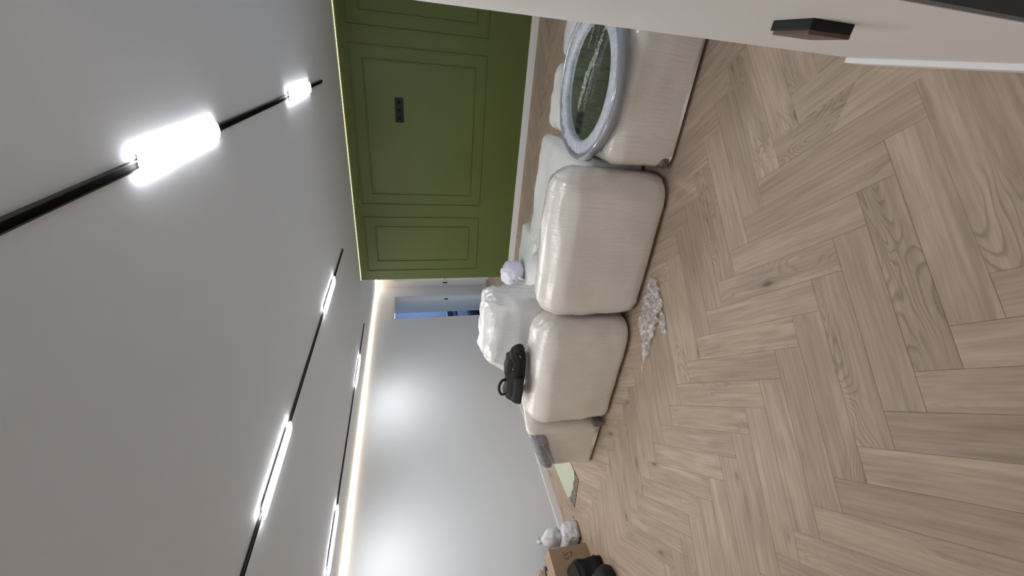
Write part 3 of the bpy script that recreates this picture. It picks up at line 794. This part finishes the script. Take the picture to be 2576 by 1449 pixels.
# ------------------------------------------------------------------ torn board
t = thing('broken_board', 'torn piece of pale green board on the floor by the long wall', 'board', (2.7, 4.1, 0))
def P2(l): return [(x-2.7, y-4.1) for x, y in l]
obj('green_face', prism(P2([(3.28,4.45),(3.28,3.93),(2.75,3.884),(2.56,3.868),(2.505,3.93),(2.515,4.00),(2.485,4.06),(2.50,4.13),(2.49,4.20),(2.535,4.31),(3.02,4.388)]), .002, .0135), M_boardg, t)
obj('torn_core', prism(P2([(2.56,3.866),(2.442,3.857),(2.385,4.245),(2.46,4.27),(2.535,4.31),(2.535,4.2),(2.53,3.95)]), .001, .008), M_boardc, t)

# ------------------------------------------------------------------ cardboard box and the things round it
t = thing('cardboard_box', 'brown cardboard box with handwritten marks against the long wall', 'box', (1.70, 4.50, 0))
x0, x1, y0, y1, hz = -.36, .33, -.21, .215, .405
obj('front_panel', box(x0, x1, y0, y0+.006, .002, hz, .001, 1), M_card, t)
obj('back_panel', box(x0, x1, y1-.006, y1, .002, hz, .001, 1), M_card, t)
obj('side_panel', box(x1-.006, x1, y0+.006, y1-.006, .002, hz, .001, 1), M_card, t)
obj('side_panel', box(x0, x0+.006, y0+.006, y1-.006, .002, hz, .001, 1), M_card, t)
obj('bottom_panel', box(x0+.006, x1-.006, y0+.006, y1-.006, .002, .008), M_card, t)
o = obj('top_flap', box(x0, x1, 0, .155, -.002, .002), M_card2, t); o.location = (0, y0+.002, hz+.002); o.rotation_euler = (0.10, 0, 0)
o = obj('top_flap', box(x0, x1, -.24, 0, -.002, .002), M_card2, t); o.location = (0, y1-.002, hz+.002); o.rotation_euler = (-0.05, 0, 0)
# handwriting, strokes traced on the front panel
def onfront(a, b):
    x, y = 1400 + a*60/2174, 1380 + b*60/2174
    v = R.transposed() @ Vector(((724.5-y)/F_PX, (x-1288)/F_PX, 1))
    s = (4.29 - EYE.y)/v.y; p = EYE + v*s
    return (p.x-1.70, y0-.0006, p.z)
for st in ([(650,360),(590,440),(680,540),(800,590),(900,570),(960,480),(970,400),(950,330)], [(800,480),(850,570)],
           [(1110,340),(1240,310),(1390,290),(1400,360),(1350,520),(1280,810)], [(720,760),(740,860),(850,940),(980,960),(1070,880),(1090,720)]):
    bm = bmesh.new(); tube(bm, curve([onfront(*q) for q in st], 4), .0032, 6, flat=1); 
    for v in bm.verts: v.co.y = (y0-.0004) + (v.co.y-(y0-.0006))*.06
    obj('handwriting', bm, M_ink, t)
random.seed(3)
bm = bmesh.new()
for k in range(9):
    xx = .27 - .045*k
    hh = .010 + .008*random.random()
    add_box(bm, xx, xx+.005, .012, .012+hh, .0021, .0024); add_box(bm, xx+.009, xx+.022, .012+hh*.4, .016+hh*.4, .0021, .0024)
    if k % 2: add_box(bm, xx+.024, xx+.028, .012, .012+hh, .0021, .0024)
o = obj('printed_text', bm, M_ink, t); o['kind'] = 'stuff'; o.location = (0, y0+.05, hz+.007); o.rotation_euler = (0.10, 0, 0)
t = thing('tape_roll', 'beige roll of tape with a green core on the cardboard box', 'tape', (1.93, 4.615, .43))
bm = bmesh.new(); prof = [(.052, 0), (.052, .05), (.085, .05), (.085, 0)]
def ringp(prof, n=40):
    bm = bmesh.new(); rows = [[bm.verts.new((r*math.cos(2*PI*i/n), r*math.sin(2*PI*i/n), z)) for r, z in prof] for i in range(n)]
    m = len(prof)
    for i in range(n):
        for k in range(m): bm.faces.new((rows[i][k], rows[(i+1) % n][k], rows[(i+1) % n][(k+1) % m], rows[i][(k+1) % m]))
    bmesh.ops.recalc_face_normals(bm, faces=bm.faces[:]); return bm
bm.free()
obj('tape', ringp([(.040, 0), (.040, .045), (.066, .045), (.066, 0)]), M_tape, t)
obj('tape_core', ringp([(.001, 0), (.001, .038), (.040, .038), (.040, 0)]), M_core, t)
o = obj('purple_cap', soft_hexa(hexa_box(1.93, 1.97, 4.47, 4.51, .424, .45), .01, 6), M_purple, None, True)
tag(o, 'small purple plastic piece on the cardboard box', 'cap')

t = thing('black_backpack', 'open black bag slumped against the front of the cardboard box', 'bag', (1.66, 4.14, 0)); 
obj('bag_body', soft_hexa([(-.16,-.11,.002),(.13,-.11,.002),(.13,.12,.002),(-.16,.12,.002),(-.16,-.09,.25),(.15,-.08,.27),(.16,.12,.30),(-.16,.12,.30)], .06, 16, .04, .02, 8, 30), M_cloth, t, True)
bm = bmesh.new(); tube(bm, curve([(-.14,-.05,.235),(.0,-.06,.25),(.10,-.045,.26),(.125,.03,.28),(.10,.085,.288),(0,.09,.288),(-.14,.085,.285)]), .017, 10, flat=.8); obj('rolled_rim', bm, M_cloth2, t, True)
t = thing('grey_padded_case', 'rounded dark grey padded case with a white edge, on the floor in front', 'case', (1.545, 3.93, 0))
obj('case_body', soft_hexa([(-.17,-.11,.002),(.10,-.10,.002),(.11,.09,.002),(-.17,.09,.002),(-.15,-.09,.17),(.07,-.08,.17),(.07,.08,.19),(-.15,.08,.19)], .075, 18, .05, .012, 6, 31), M_cloth2, t, True)
bm = bmesh.new(); tube(bm, [(.065,.075,.11),(.05,.055,.16),(.01,.04,.192),(-.06,.03,.205)], lambda s: .006+.014*math.sin(PI*s), 10, flat=.5); o = obj('white_edge', bm, M_trim, t, True); o['label'] = 'white crescent edge'

# ------------------------------------------------------------------ seen through the doorway
t = thing('low_cabinet', 'pale cabinet glimpsed through the doorway', 'cabinet', (9.3, 6.5, 0))
obj('cabinet_body', box(-.3, .3, -.35, .35, 0.02, .52, .004), M_bluecab, t)
obj('cabinet_door', box(-.318, -.3, -.34, .34, .05, .27, .003), M_bluecab, t)
obj('cabinet_door', box(-.318, -.3, -.34, .34, .285, .51, .003), M_bluecab, t)
t = thing('folded_textiles', 'dark and grey folded textiles stacked on the pale cabinet', 'textiles', (9.3, 6.5, .535))
obj('grey_layer', soft_hexa(hexa_box(-.26, .26, -.3, .3, 0, .12), .03, 8, .02, .01, 6, 40), M_steel, t, True)
obj('dark_layer', soft_hexa(hexa_box(-.24, .24, -.28, .28, .12, .25), .03, 8, .02, .01, 6, 41), M_navy, t, True)
o = obj('navy_floor_bag', soft_hexa(hexa_box(8.35, 8.8, 5.75, 6.3, 0.002, .3), .08, 10, .03, .03, 6, 42), M_navy, None, True)
tag(o, 'dark navy bag on the floor beyond the doorway', 'bag')
